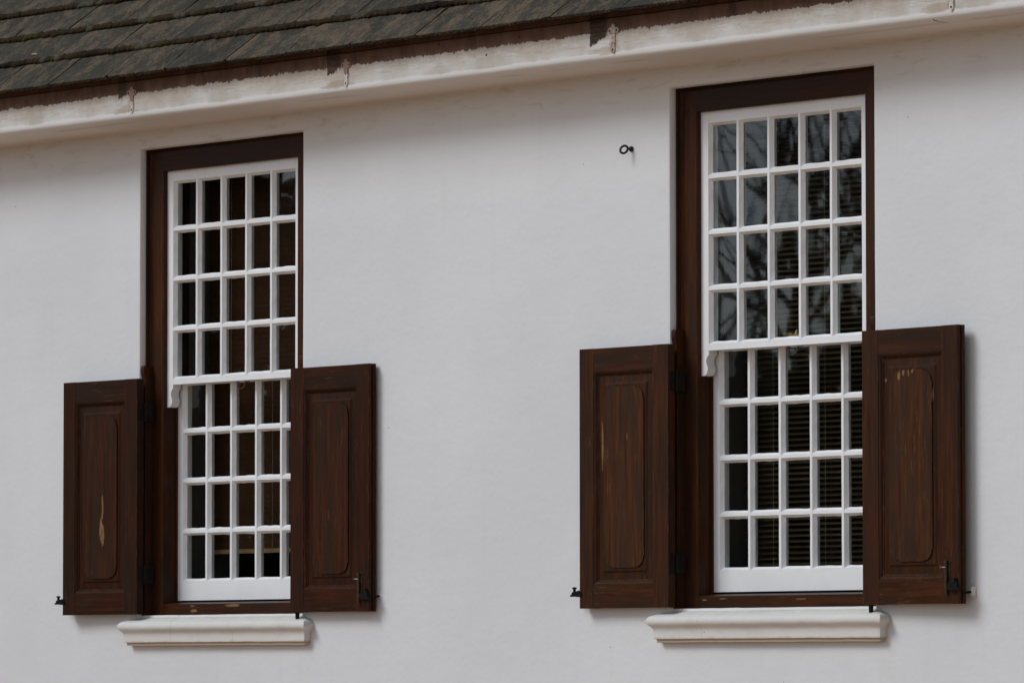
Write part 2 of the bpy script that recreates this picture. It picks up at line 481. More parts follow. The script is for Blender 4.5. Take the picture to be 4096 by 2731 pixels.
GROUND = -1.85
PITCHX = 3.18679                       # distance between the two windows
WIN_X = (0.0, PITCHX)
HW, ZT = 0.525, 1.8734                 # half width and top of the wall opening
D1, D2, D3, D4 = 0.026, 0.047, 0.0677, 0.119
XI, XP = 0.435, 0.3963                 # frame inner edge, pane opening edge
WALL_X0, WALL_X1 = -7.0, 10.0
WALL_T = 0.50
RX = -0.24                             # face of the eaves board
SLOPE = math.radians(38.0)
TD, TZ = -0.305, 2.1358                 # lower edge of the first course of slates
EXPO = 0.220

# ------------------------------------------------------------------ the ground
bm = bmesh.new()
vs = [bm.verts.new(p) for p in ((-220, -220, GROUND), (220, -220, GROUND), (220, 220, GROUND), (-220, 220, GROUND))]
bm.faces.new(vs)
tag(put('ground', bm, M['gravel']), kind='structure')

# ------------------------------------------------------------------ the house: wall, inner room, eaves board, roof
house = empty('house', (1.5, 0.0, GROUND), 'white plastered house wall under a mossy dark slate roof', 'house')
HOFF = Vector((1.5, 0.0, GROUND))
def hput(name, bm, mat, **kw):
    """mesh given in world coordinates, parented to the house"""
    kw.setdefault('loc', -HOFF)
    return put(name, bm, mat, house, **kw)

def lines(a, b, step):
    k = max(1, round((b - a) / step))
    return [a + (b - a) * i / k for i in range(k + 1)]

def build_wall():
    xs = set(); zs = set()
    edges = []
    for wx in WIN_X:
        edges += [wx - HW, wx + HW]
    marks = [WALL_X0, -1.9] + edges + [4.9, WALL_X1]
    steps = [0.5] + [0.04] * (len(edges) + 1) + [0.5]
    for a, b, s in zip(marks[:-1], marks[1:], steps):
        xs.update(lines(a, b, s))
    for e in edges:
        for o in (0.005, 0.010, 0.018): xs.update((e - o, e + o))
    zl = [GROUND, -0.45, 0.0, ZT, 2.30]
    for a, b, s in zip(zl[:-1], zl[1:], (0.4, 0.04, 0.04, 0.04)):
        zs.update(lines(a, b, s))
    for o in (0.005, 0.010, 0.018): zs.update((ZT + o, ZT - o))
    def thin(v, keep):
        v = sorted(v); out = [v[0]]
        for a in v[1:]:
            if a - out[-1] > 0.0035 or a in keep:
                if a in keep and a - out[-1] < 1e-6: continue
                out.append(a)
        return out
    xs = thin(xs, set(edges)); zs = thin(zs, {0.0, ZT})
    bm = bmesh.new()
    G = {}
    def inside(x, z):
        for wx in WIN_X:
            if wx - HW - 1e-6 < x < wx + HW + 1e-6 and -1e-6 < z < ZT + 1e-6: return wx
        return None
    def rim(x, z):
        best = 1.0
        for wx in WIN_X:
            dx = max(abs(x - wx) - HW, 0.0); dz = max(z - ZT, -z, 0.0)
            best = min(best, math.hypot(dx, dz))
        return best
    for i, x in enumerate(xs):
        for j, z in enumerate(zs):
            strict = any(wx - HW + 1e-5 < x < wx + HW - 1e-5 and 1e-5 < z < ZT - 1e-5 for wx in WIN_X)
            if strict: continue
            y = 0.0016 * noise.noise((x * 1.9, z * 1.9, 3.3)) + 0.0007 * noise.noise((x * 9, z * 9, 8.1))
            r = rim(x, z)
            R = 0.010
            if r < R: y += R - math.sqrt(max(0.0, R * R - (R - r) ** 2))
            jx = jz = 0.0
            if r < 0.004:
                jx = 0.0014 * noise.noise((x * 40, z * 40, 1.0)); jz = 0.0014 * noise.noise((x * 40, z * 40, 5.0))
            G[i, j] = bm.verts.new((x + jx, y, z + jz))
    for i in range(len(xs) - 1):
        for j in range(len(zs) - 1):
            cx = (xs[i] + xs[i + 1]) / 2; cz = (zs[j] + zs[j + 1]) / 2
            if inside(cx, cz) is not None: continue
            bm.faces.new((G[i, j], G[i + 1, j], G[i + 1, j + 1], G[i, j + 1]))
    # reveals
    def reveal(path):
        prev = None
        for p in path:
            q = [p] + [bm.verts.new((p.co.x + 0.0012 * noise.noise((p.co.z * 30, k, 2)), y, p.co.z + 0.001 * noise.noise((p.co.x * 40, k, 4)))) for k, y in enumerate((0.018, 0.034, 0.17))]
            if prev:
                for k in range(3): bm.faces.new((prev[k], q[k], q[k + 1], prev[k + 1]))
            prev = q
    ix = {round(x, 5): i for i, x in enumerate(xs)}
    for wx in WIN_X:
        a = min(range(len(xs)), key=lambda i: abs(xs[i] - (wx - HW))); b = min(range(len(xs)), key=lambda i: abs(xs[i] - (wx + HW)))
        z0 = min(range(len(zs)), key=lambda j: abs(zs[j])); z1 = min(range(len(zs)), key=lambda j: abs(zs[j] - ZT))
        path = [G[a, j] for j in range(z0, z1 + 1)] + [G[i, z1] for i in range(a + 1, b + 1)] + [G[b, j] for j in range(z1 - 1, z0 - 1, -1)] + [G[i, z0] for i in range(b - 1, a - 1, -1)]
        reveal(path)
    return bm
bm = build_wall()
wall = hput('wall', bm, M['plaster'], smooth=True)

# end walls and back wall, and the room seen dimly through the glass
bm = bmesh.new()
add_box(bm, WALL_X0, WALL_X0 + WALL_T, 0.012, 6.0, GROUND, 2.30)
add_box(bm, WALL_X1 - WALL_T, WALL_X1, 0.012, 6.0, GROUND, 2.30)
add_box(bm, WALL_X0 + WALL_T + 0.003, WALL_X1 - WALL_T - 0.003, 5.5, 5.997, GROUND, 2.297)
hput('end_wall', bm, M['plaster'])
bm = bmesh.new()
add_box(bm, WALL_X0 + 0.503, WALL_X1 - 0.503, 0.52, 5.48, -0.95, -0.90)       # floor
add_box(bm, WALL_X0 + 0.503, WALL_X1 - 0.503, 0.04, 5.48, 2.10, 2.15)         # ceiling
add_box(bm, 1.50, 1.62, 0.525, 5.48, -0.897, 2.097)                           # cross wall
add_box(bm, WALL_X0 + 0.503, WALL_X1 - 0.503, 5.40, 5.47, -0.897, 2.097)
hput('room', bm, M['interior'])
bm = bmesh.new()
marks = [WALL_X0 + 0.503]
for wx in WIN_X: marks += [wx - 0.56, wx + 0.56]
marks.append(WALL_X1 - 0.503)
for k in range(0, len(marks), 2):
    add_box(bm, marks[k], marks[k + 1], 0.185, 0.515, -0.897, 2.097)
for wx in WIN_X:
    add_box(bm, wx - 0.5585, wx + 0.5585, 0.187, 0.513, -0.897, -0.004)
    add_box(bm, wx - 0.5585, wx + 0.5585, 0.187, 0.513, 1.88, 2.096)
    # splayed plaster jambs
    for s in (-1, 1):
        loft(bm, [[(wx + s * 0.452, 0.189, z), (wx + s * 0.5575, 0.189, z), (wx + s * 0.5575, 0.511, z), (wx + s * 0.525, 0.511, z)] for z in (-0.003, 1.879)])
hput('inner_wall', bm, M['jamb'])

# eaves: board, rounded nosing and soffit as one moulded cornice
prof = [(0.02, 1.940), (0.006, 1.944), (-0.004, 1.9535), (-0.030, 1.9555), (-0.080, 1.9570), (-0.150, 1.9600), (-0.205, 1.9630), (-0.226, 1.9660), (-0.2345, 1.9705), (-0.2395, 1.9790), (-0.2405, 1.9900),
        (-0.2400, 2.01), (-0.2400, 2.04), (-0.2400, 2.08), (-0.2400, 2.12), (-0.2380, 2.150), (0.02, 2.175)]
bm = bmesh.new()
xs = lines(WALL_X0, -1.8, 0.6)[:-1] + lines(-1.8, 5.0, 0.03) + lines(5.0, WALL_X1, 0.6)[1:]
rings = []
for x in xs:
    r = []
    for k, (y, z) in enumerate(prof):
        w = 0.0016 * noise.noise((x * 1.3, z * 5, 4.4)) + 0.0010 * noise.noise((x * 7, z * 22, 9.4))
        zz = z + (0.0022 * noise.noise((x * 1.1, 0.0, 7.0)) if y < -0.01 else 0.0)
        r.append((x, y + (w if y < -0.02 else 0), zz))
    rings.append(r)
loft(bm, rings)
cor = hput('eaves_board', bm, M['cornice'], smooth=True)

# old gutter straps still fixed to the board
def strap_bm(x):
    bm = bmesh.new()
    pts = [(-0.008, 1.999)]
    pts += [(0.010 * math.cos(a), 1.9965 + 0.010 * math.sin(a)) for a in [PI + PI * k / 8 for k in range(9)]]
    pts = [(0.010 * math.cos(PI + PI * k / 8), 1.9975 + 0.010 * math.sin(PI + PI * k / 8)) for k in range(9)]
    pts += [(0.0095, 2.03), (0.0115, 2.058)]
    pts += [(0.0195 + 0.0095 * math.cos(a), 2.069 + 0.0105 * math.sin(a)) for a in [-PI * 0.62 + k * PI * 1.25 / 7 for k in range(8)]]
    pts += [(0.0105 * math.cos(a), 2.083 + 0.010 * math.sin(a)) for a in [k * PI / 7 for k in range(8)]]
    pts += [(-0.0195 + 0.0095 * math.cos(a), 2.069 + 0.0105 * math.sin(a)) for a in [PI * 0.37 + k * PI * 1.25 / 7 for k in range(8)]]
    pts += [(-0.0115, 2.058), (-0.0095, 2.03)]
    extrude_xz(bm, [(x + a, b) for a, b in pts], -0.2440, -0.236)
    return bm
for k, x in enumerate(STRAPS):
    o = hput('gutter_strap', strap_bm(x), M['strap_ghost'] if k == 2 else M['strap'], bevel=0.0012)
    for (hx, hz) in ((-0.0195, 2.069), (0.0195, 2.069), (0.0, 2.0005)):
        bmh = bmesh.new()
        extrude_xz(bmh, [(x + hx + 0.0030 * math.cos(a), hz + 0.0042 * math.sin(a)) for a in [2 * PI * i / 10 for i in range(10)]], -0.2452, -0.240)
        put('screw_hole', bmh, M['iron'], o)

# roof: battens under individually laid slates
roof = hput('roof', None or box(WALL_X0, WALL_X1, -0.10, -0.09, 2.18, 2.19), M['frame_x'])
bm = bmesh.new()
y0, z0 = TD + 0.06, TZ - 0.012
loft(bm, [[(x, y0, z0 - 0.010), (x, y0 + 3.4, z0 + 3.4 * math.tan(SLOPE) - 0.010), (x, y0 + 3.4, z0 + 3.4 * math.tan(SLOPE) - 0.09), (x, y0 + 0.09, z0 - 0.02)] for x in (WALL_X0, WALL_X1)])
me = finish(bm, 'roof', M['frame_x'])
roof.data = me
TW, TL, TT = 0.3868, 0.385, 0.0125
TILT = SLOPE - math.asin(TT / EXPO) * 0.80
def tile_mesh(seed):
    r = random.Random(seed)
    bm = bmesh.new()
    hw = TW / 2 - 0.0022
    nx = 10
    top, bot = [], []
    for i in range(nx + 1):
        x = -hw + 2 * hw * i / nx
        ed = 0.0035 * noise.noise((x * 16, seed * 3.1, 0)) + r.uniform(-0.0012, 0.0012)
        if i in (0, nx): ed += r.choice((0, 0, 0.004, 0.009))
        sag = 0.0012 * noise.noise((x * 5, seed, 2.0))
        top.append([(x, ed, sag), (x, ed + 0.003, 0.0012 + sag), (x, TL * 0.5, sag * 0.6), (x, TL, 0)])
        bot.append([(x, ed + r.uniform(0, 0.003), -TT + r.uniform(-0.001, 0.001)), (x, TL, -TT)])
    T = [[bm.verts.new(p) for p in row] for row in top]
    B = [[bm.verts.new(p) for p in row] for row in bot]
    for i in range(nx):
        for k in range(3): bm.faces.new((T[i][k], T[i + 1][k], T[i + 1][k + 1], T[i][k + 1]))
        bm.faces.new((B[i][0], B[i][1], B[i + 1][1], B[i + 1][0]))
        bm.faces.new((B[i][0], B[i + 1][0], T[i + 1][0], T[i][0]))
        bm.faces.new((T[i][3], T[i + 1][3], B[i + 1][1], B[i][1]))
    for i in (0, nx):
        bm.faces.new((T[i][0], T[i][1], T[i][2], T[i][3], B[i][1], B[i][0]))
    return finish(bm, 'roof_tile', M['slate'])
TILES = [tile_mesh(s) for s in range(6)]
NCOURSE = 7
joint0 = (0.0308, -0.1558)             # a joint of the even and the odd courses
for k in range(NCOURSE):
    y = TD + EXPO * k * math.cos(SLOPE); z = TZ + EXPO * k * math.sin(SLOPE)
    j = joint0[k % 2] + (0.03 if k == 2 else 0.0)
    i0 = math.ceil((-3.6 - j) / TW); i1 = math.floor((6.6 - j) / TW)
    for i in range(i0, i1):
        o = link_mesh('roof_tile', TILES[RNG.randrange(6)], roof)
        o.location = (j + (i + 0.5) * TW, y + RNG.uniform(-0.002, 0.002), z + RNG.uniform(-0.0012, 0.0012))
        o.rotation_euler = (TILT + RNG.uniform(-0.006, 0.006), RNG.uniform(-0.004, 0.004), RNG.uniform(-0.006, 0.006))
# the rest of the slope, beyond where single slates can be told apart
bm = bmesh.new()
for k in range(18):
    y = TD + EXPO * k * math.cos(SLOPE); z = TZ + EXPO * k * math.sin(SLOPE)
    j = joint0[k % 2] + (0.03 if k == 2 else 0.0)
    ja = j + math.ceil((-3.6 - j) / TW) * TW; jb = j + math.floor((6.6 - j) / TW) * TW
    spans = ((WALL_X0 - 0.1, ja), (jb, WALL_X1 + 0.1)) if k < NCOURSE else ((WALL_X0 - 0.1, WALL_X1 + 0.1),)
    cy, cz = math.cos(TILT), math.sin(TILT)
    for a, b in spans:
        xx = a
        while xx < b - 0.004:
            w = min(TW, b - xx)
            loft(bm, [[(x, y, z), (x, y + TL * cy, z + TL * cz), (x, y + TL * cy + TT * cz, z + TL * cz - TT * cy), (x, y + TT * cz, z - TT * cy)] for x in (xx + 0.002, xx + w - 0.002)])
            xx += w
o = put('slate_field', bm, M['slate'], roof)
o['kind'] = 'stuff'

# moss along the butts and joints of the slates
def build_moss():
    ico = bmesh.new()
    bmesh.ops.create_icosphere(ico, subdivisions=2, radius=1.0)
    iv = [v.co.copy() for v in ico.verts]; ifc = [[v.index for v in f.verts] for f in ico.faces]
    ico.free()
    V, F, T = [], [], []
    r = random.Random(11)
    tilt = Matrix.Rotation(SLOPE, 3, 'X')
    def lump(p, rad, stretch, ang, tone):
        base = len(V)
        rot = Matrix.Rotation(ang, 3, 'Z')
        s = r.uniform(0, 50)
        for c in iv:
            k = 1 + 0.30 * noise.noise(c * 1.5 + Vector((s, s * 1.7, 0))) + 0.12 * noise.noise(c * 5 + Vector((0, s, s)))
            q = Vector((c.x * stretch, c.y * 0.95, c.z * 0.75)) * (rad * k)
            V.append(p + tilt @ (rot @ q))
        F.extend([[i + base for i in f] for f in ifc])
        T.extend([tone] * len(iv))
    def tone_at(x, k):
        t = 0.5 + 0.9 * noise.noise((x * 3.0, k * 7.7, 1.0)) + 0.35 * noise.noise((x * 13, k * 3.3, 5.0)) + r.uniform(-0.10, 0.10)
        return max(0.0, min(1.0, t))
    for k in range(1, 5):
        y = TD + EXPO * k * math.cos(SLOPE); z = TZ + EXPO * k * math.sin(SLOPE)
        x = -2.2
        while x < 3.6:
            dens = noise.noise((x * 1.5, k * 5.0, 0.0))
            thick = 0.0150 + 0.0060 * noise.noise((x * 6, k * 4.0, 3.0)) + 0.002 * dens
            if x < -1.32 and k == 1: thick *= 0.35
            rad = max(0.0035, thick * r.uniform(0.8, 1.2))
            dn = r.uniform(-0.003, 0.004)
            lump(Vector((x, y - dn * math.cos(SLOPE) + 0.001, z - 0.003 - dn * math.sin(SLOPE))), rad, r.uniform(1.0, 1.9), r.uniform(-0.5, 0.9), tone_at(x, k))
            x += rad * r.uniform(0.8, 1.25)
    # thin grime on the bottom edge of the first course
    x = -2.2
    while x < 3.9:
        rad = r.uniform(0.0022, 0.0052) * (1.0 + 0.5 * noise.noise((x * 4, 0, 9)))
        lump(Vector((x, TD + 0.004, TZ - 0.007 + r.uniform(-0.004, 0.003))), rad, r.uniform(1.5, 3.2), 0.0, tone_at(x, 0) * 0.6)
        x += r.uniform(0.006, 0.022)
    # joints
    for k in range(0, 4):
        j = joint0[k % 2] + (0.03 if k == 2 else 0.0)
        y = TD + EXPO * k * math.cos(SLOPE); z = TZ + EXPO * k * math.sin(SLOPE)
        for i in range(-5, 10):
            x = j + i * TW
            if not -2.2 < x < 3.6: continue
            full = r.random()
            s = 0.004
            hi = EXPO * (1.0 if full > 0.45 else r.uniform(0.25, 0.6))
            while s < hi:
                fat = 0.0020 + 0.0048 * max(0.0, 0.35 + noise.noise((x * 3, s * 14, k))) * (1.0 if full > 0.3 else 0.4)
                px = x + r.uniform(-0.0015, 0.0015)
                lump(Vector((px, y + s * math.cos(TILT), z + s * math.sin(TILT) - 0.0008)), fat, 1.0, PI / 2, tone_at(x + s * 3, k + 9))
                s += fat * r.uniform(0.9, 1.6)
    me = bpy.data.meshes.new('moss')
    me.from_pydata(V, [], F)
    me.materials.append(M['moss'])
    a = me.attributes.new('tone', 'FLOAT', 'POINT')
    a.data.foreach_set('value', T)
    for p in me.polygons: p.use_smooth = True
    return me
tag(link_mesh('moss', build_moss()), 'dark olive moss ropes along the slate edges of the roof', 'moss', kind='stuff')

# fallen leaf lying on the slates
bm = bmesh.new()
pts = [(-0.017, 0.0), (-0.010, 0.0045), (0.0, 0.0062), (0.010, 0.0048), (0.018, 0.0), (0.010, -0.0045), (0.0, -0.006), (-0.010, -0.0045)]
a = [bm.verts.new((x, y, 0.0012 * math.cos(x * 90))) for x, y in pts]
b = [bm.verts.new((x, y, -0.0008 + 0.0012 * math.cos(x * 90))) for x, y in pts]
bm.faces.new(a); bm.faces.new(b[::-1])
for i in range(8): bm.faces.new((a[i], b[i], b[(i + 1) % 8], a[(i + 1) % 8]))
lf = put('fallen_leaf', bm, flat('dry_leaf', (0.45, 0.30, 0.18), 0.7, 0, 200, 0.3, 0.3))
s = 0.055
lf.location = (-1.135, TD + (EXPO + s) * math.cos(SLOPE), TZ + EXPO * math.sin(SLOPE) + s * math.sin(TILT) + 0.0035)
lf.rotation_euler = (SLOPE, 0, 0.75)
tag(lf, 'small pale dry leaf lying on the dark roof slates', 'leaf')

# ------------------------------------------------------------------ the windows
def sash(parent, name, zlo, zhi, front, rows, rail_lo, rail_hi, r):
    """one sash: stiles, rails, glazing bars and panes. rows = list of (glass bottom, glass top)"""
    root = bpy.data.objects.new(name, None); COL.objects.link(root); root.parent = parent
    BD, BW, TH = 0.015, 0.0093, 0.040
    xo = 0.449
    m = M['white']
    # stiles
    for s in (-1, 1):
        bm = bmesh.new()
        prof = [(xo, 0.0), (XP, 0.0), (XP - BW, BD), (XP - BW + 0.002, TH), (xo, TH)]
        rings = []
        for z in lines(zlo, zhi, 0.035):
            rings.append([(s * (x + (r.uniform(-0.0010, 0.0010) if k == 2 else r.uniform(-0.0003, 0.0003) if k == 1 else 0)), front + y, z) for k, (x, y) in enumerate(prof)])
        loft(bm, rings)
        put('stile', bm, m, root)
    # rails
    for nm, a, b in (('bottom_rail', zlo, rail_lo), ('top_rail', rail_hi, zhi)):
        bm = bmesh.new()
        f = front + 0.0006
        if nm == 'bottom_rail': prof = [(a, 0.0), (b, 0.0), (b + BW, BD), (b + BW - 0.002, TH - 0.001), (a, TH - 0.001)]
        else: prof = [(b, 0.0), (a, 0.0), (a - BW, BD), (a - BW + 0.002, TH - 0.001), (b, TH - 0.001)]
        if nm == 'bottom_rail': prof[0] = (zlo + 0.0004, 0.0); prof[4] = (zlo + 0.0004, TH - 0.001)
        else: prof[0] = (zhi - 0.0004, 0.0); prof[4] = (zhi - 0.0004, TH - 0.001)
        rings = []
        for x in lines(-XP + 0.0002 - 0.004, XP + 0.0038, 0.035):
            rings.append([(x, f + y, z + (r.uniform(-0.0010, 0.0010) if k == 2 else 0)) for k, (z, y) in enumerate(prof)])
        loft(bm, rings)
        put(nm, bm, m, root)
    half = 0.0056
    cross = [(-half, 0.0), (half, 0.0), (half + BW, BD), (half + BW - 0.001, BD + 0.004), (0.007, BD + 0.020), (-0.007, BD + 0.020), (-half - BW + 0.001, BD + 0.004), (-half - BW, BD)]
    ow = (2 * XP - 4 * 2 * half) / 5
    bars = [-XP + (i + 1) * ow + (2 * i + 1) * half for i in range(4)]
    for x0 in bars:
        bm = bmesh.new()
        rings = []
        for z in lines(rail_lo - 0.004, rail_hi + 0.004, 0.028):
            w = r.uniform(-0.0004, 0.0004)
            rings.append([(x0 + w + x + (r.uniform(-0.0010, 0.0010) if k in (2, 7) else 0), front + 0.0003 + y, z) for k, (x, y) in enumerate(cross)])
        loft(bm, rings)
        put('glazing_bar', bm, m, root)
    zb = [(rows[i][1] + rows[i + 1][0]) / 2 for i in range(len(rows) - 1)]
    for z0 in zb:
        bm = bmesh.new()
        rings = []
        for x in lines(-XP - 0.004, XP + 0.004, 0.028):
            w = r.uniform(-0.0004, 0.0004)
            rings.append([(x, front + 0.0009 + y, z0 + w + q + (r.uniform(-0.0010, 0.0010) if k in (2, 7) else 0)) for k, (q, y) in enumerate(cross)])
        loft(bm, rings)
        put('glazing_bar', bm, m, root)
    # panes, each a little out of true
    ext = 0.004
    for i in range(5):
        x0 = -XP + i * (ow + 2 * half)
        x1 = x0 + ow
        for (g0, g1) in rows:
            bm = box(-(x1 - x0) / 2 + ext, (x1 - x0) / 2 - ext, -0.0012, 0.0012, -(g1 - g0) / 2 - 0.005, (g1 - g0) / 2 + 0.005)
            o = put('pane', bm, M['glass'], root, loc=((x0 + x1) / 2, front + BD + 0.0025, (g0 + g1) / 2))
            o.rotation_euler = (r.uniform(-0.006, 0.006), 0, r.uniform(-0.008, 0.008))
    return root

def horn(parent, s):
    """scrolled horn under the meeting end of a sash stile"""
    pts = [(XI + 0.012, 0.9245), (XP, 0.9245), (XP, 0.9085)]
    ctrl = [(0.4000, 0.9065), (0.4060, 0.9005), (0.4100, 0.8920), (0.4105, 0.8830), (0.4075, 0.8740), (0.4035, 0.8660), (0.4025, 0.8580), (0.4045, 0.8490), (0.4090, 0.8410), (0.4160, 0.8355), (0.4240, 0.8337)]
    pts += ctrl + [(XI + 0.012, 0.8335)]
    bm = bmesh.new()
    extrude_xz(bm, [(s * x, z) for x, z in pts], D3 + 0.0005, D3 + 0.0395)
    put('horn', bm, M['white'], parent, bevel=0.0008)

UP_ROWS = [(0.9569, 1.1320), (1.1601, 1.3330), (1.3611, 1.5342), (1.5624, 1.7332)]
LO_ROWS = [(0.1473, 0.3199), (0.3496, 0.5224), (0.5504, 0.7234), (0.7508, 0.9215)]
FRAME_PROF = [(0.0005, 0.030), (0.0020, 0.0255), (0.0045, 0.0245), (0.0065, 0.0285), (0.0070, 0.0360), (0.0085, 0.0430), (0.0125, 0.0470), (0.0880, 0.0470), (0.0900, 0.0490), (0.0900, 0.178), (0.0005, 0.178)]

def frame_piece(parent, kind, mat):
    """mitred moulded frame member, swept from FRAME_PROF (distance from the opening edge, depth)"""
    bm = bmesh.new()
    rings = []
    if kind == 'head':
        for x_end in (-1, 1):
            pass
        for t in (0.0, 0.25, 0.5, 0.75, 1.0):
            rings.append([((-HW + s) * (1 - t) + (HW - s) * t, d, ZT - s) for s, d in FRAME_PROF])
    else:
        sg = -1 if kind == 'left' else 1
        for t in (0.0, 0.2, 0.4, 0.6, 0.8, 1.0):
            rings.append([(sg * (HW - s), d, (ZT - s) * t + 0.0005 * (1 - t)) for s, d in FRAME_PROF])
    loft(bm, rings)
    return put('head' if kind == 'head' else 'frame_stile', bm, mat, parent)

def sill_bm(r):
    prof = [(0.044, 0.0006), (0.016, -0.004), (0.000, -0.0120), (-0.020, -0.0190), (-0.038, -0.0250), (-0.047, -0.0300), (-0.0525, -0.0370), (-0.0545, -0.0450), (-0.0535, -0.0520), (-0.0495, -0.0580), (-0.0430, -0.0640),
            (-0.0375, -0.0700), (-0.0345, -0.0780), (-0.0335, -0.0920), (-0.0335, -0.1075), (-0.0260, -0.1085), (-0.0255, -0.1120), (-0.0255, -0.1195), (-0.0230, -0.1210), (0.006, -0.1225)]
    bm = bmesh.new()
    B = 0.549
    rings = []
    def ring(fn, k0):
        rings.append([fn(d, z) for d, z in prof])
    def jit(p, k):
        a = 0.0011
        x, y, z = p
        return (x + a * noise.noise((x * 11, z * 30, 1.1)), y + a * noise.noise((x * 13 + 5, z * 30, 2.2)), z + 1.3 * a * noise.noise((x * 9, y * 20, 3.3)))
    # left return (wall to mitre), front, right return: each station is a ring of the whole profile
    def ext(d): return B - d if d <= 0 else HW - 0.001
    def dep(d, t): return d * t + 0.006 * (1 - t) if d < 0.006 else d
    for t in (0.0, 0.35, 0.7):
        rings.append([jit((-ext(d), dep(d, t), z), 0) for d, z in prof])
    for u in lines(-1, 1, 0.035):
        rings.append([jit((u * ext(d), d, z), 0) for d, z in prof])
    for t in (0.7, 0.35, 0.0):
        rings.append([jit((ext(d), dep(d, t), z), 0) for d, z in prof])
    loft(bm, rings, closed=False, caps=False)
    bm.faces.new([v for v in bm.verts][0:0] or [bm.verts.new(p) for p in ((-HW, 0.0462, 0.0003), (HW, 0.0462, 0.0003), (HW, 0.0462, -0.11), (-HW, 0.0462, -0.11))])
    return bm

def window(wx, label, seed, slat_kind):
    r = random.Random(seed)
    w = empty('sash_window', (wx, 0.0, 0.0), label, 'window', 'sash windows of the white house')
    fr = bpy.data.objects.new('frame', None); COL.objects.link(fr); fr.parent = w
    frame_piece(fr, 'left', M['frame_z']); frame_piece(fr, 'right', M['frame_z']); frame_piece(fr, 'head', M['frame_x'])
    # bottom rail of the frame, with bare wood where the varnish has gone
    patches = ((-0.228, 0.015, 0.028, 0.0075), (0.02, 0.036, 0.06, 0.006), (-0.24, 0.036, 0.02, 0.004)) if seed == 1 else ((-0.40, 0.030, 0.018, 0.0045), (-0.30, 0.034, 0.03, 0.003), (0.1, 0.03, 0.04, 0.003))
    bm = bmesh.new()
    prof = [(0.0482, 0.0015), (0.0482, 0.0425), (0.0500, 0.0445), (0.110, 0.0520), (0.1785, 0.0530), (0.1785, 0.0015)]
    loft(bm, [[(x, d, z) for d, z in prof] for x in lines(-XI - 0.004, XI + 0.004, 0.12)])
    put('sill_rail', bm, wood('sill_rail_wood_%d' % seed, 'x', 0.95, patches, 1.3), fr)
    for s in (-1, 1):
        bm = bmesh.new()
        a, b = sorted((s * (XI + 0.003), s * (XI - 0.0085)))
        add_box(bm, a, b, 0.1095, 0.1170, 0.050, ZT - 0.0905)
        put('parting_bead', bm, M['frame_z'], fr, bevel=0.0015)
        # hanging strip that carries the shutter hinges, with a scrolled top
        prof = [(0.0, 0.0100), (0.93, 0.0100), (0.950, 0.0092), (0.962, 0.0060), (0.972, 0.0030), (0.985, 0.0022), (0.996, 0.0030), (1.0015, 0.0055), (1.0030, 0.0100), (1.0030, 0.0460), (0.0, 0.0460)]
        bm = bmesh.new()
        loft(bm, [[(s * x, d, z) for z, d in prof] for x in (0.5245, 0.5025)])
        put('hanging_strip', bm, M['frame_z'], fr, bevel=0.0007)
    up = sash(w, 'upper_sash', 0.9237, ZT - 0.088, D3, UP_ROWS, 0.9474, 1.7427, r)
    for s in (-1, 1): horn(up, s)
    lo = sash(w, 'lower_sash', 0.0590, 0.9600, D4, LO_ROWS, 0.1378, 0.9310, r)
    # hook-shaped lift under the meeting rail and the catch above it
    bm = bmesh.new()
    arc = [(-0.026, D4 - 0.006, 0.9235)] + [(-0.024 * math.cos(PI * k / 8), D4 - 0.012, 0.915 - 0.020 * math.sin(PI * k / 8)) for k in range(9)] + [(0.026, D4 - 0.006, 0.9235)]
    tube(bm, arc, 0.0024, 7)
    add_box(bm, -0.040, -0.020, D4 - 0.009, D4 - 0.001, 0.9205, 0.9232)
    add_box(bm, 0.020, 0.045, D4 - 0.009, D4 - 0.001, 0.9205, 0.9232)
    put('sash_lift', bm, M['steel'], lo, smooth=False)
    bm = bmesh.new()
    add_box(bm, -0.072, -0.028, D4 + 0.010, D4 + 0.028, 0.9605, 0.9745)
    add_box(bm, -0.027, 0.012, D4 + 0.012, D4 + 0.026, 0.9605, 0.9690)
    tube(bm, [(-0.010, D4 + 0.019, 0.968), (-0.010, D4 + 0.019, 0.984)], [0.009, 0.003], 10)
    put('sash_catch', bm, M['old_brass'] if seed == 2 else M['brass'], lo, bevel=0.001)
    bm = sill_bm(r)
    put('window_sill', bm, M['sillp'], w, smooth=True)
    return w

win_l = window(WIN_X[0], 'left sash window, dark glass with a closed brown blind behind its panes', 1, 'closed')
win_r = window(WIN_X[1], 'right sash window, bare branches reflected over open golden blind slats', 2, 'open')

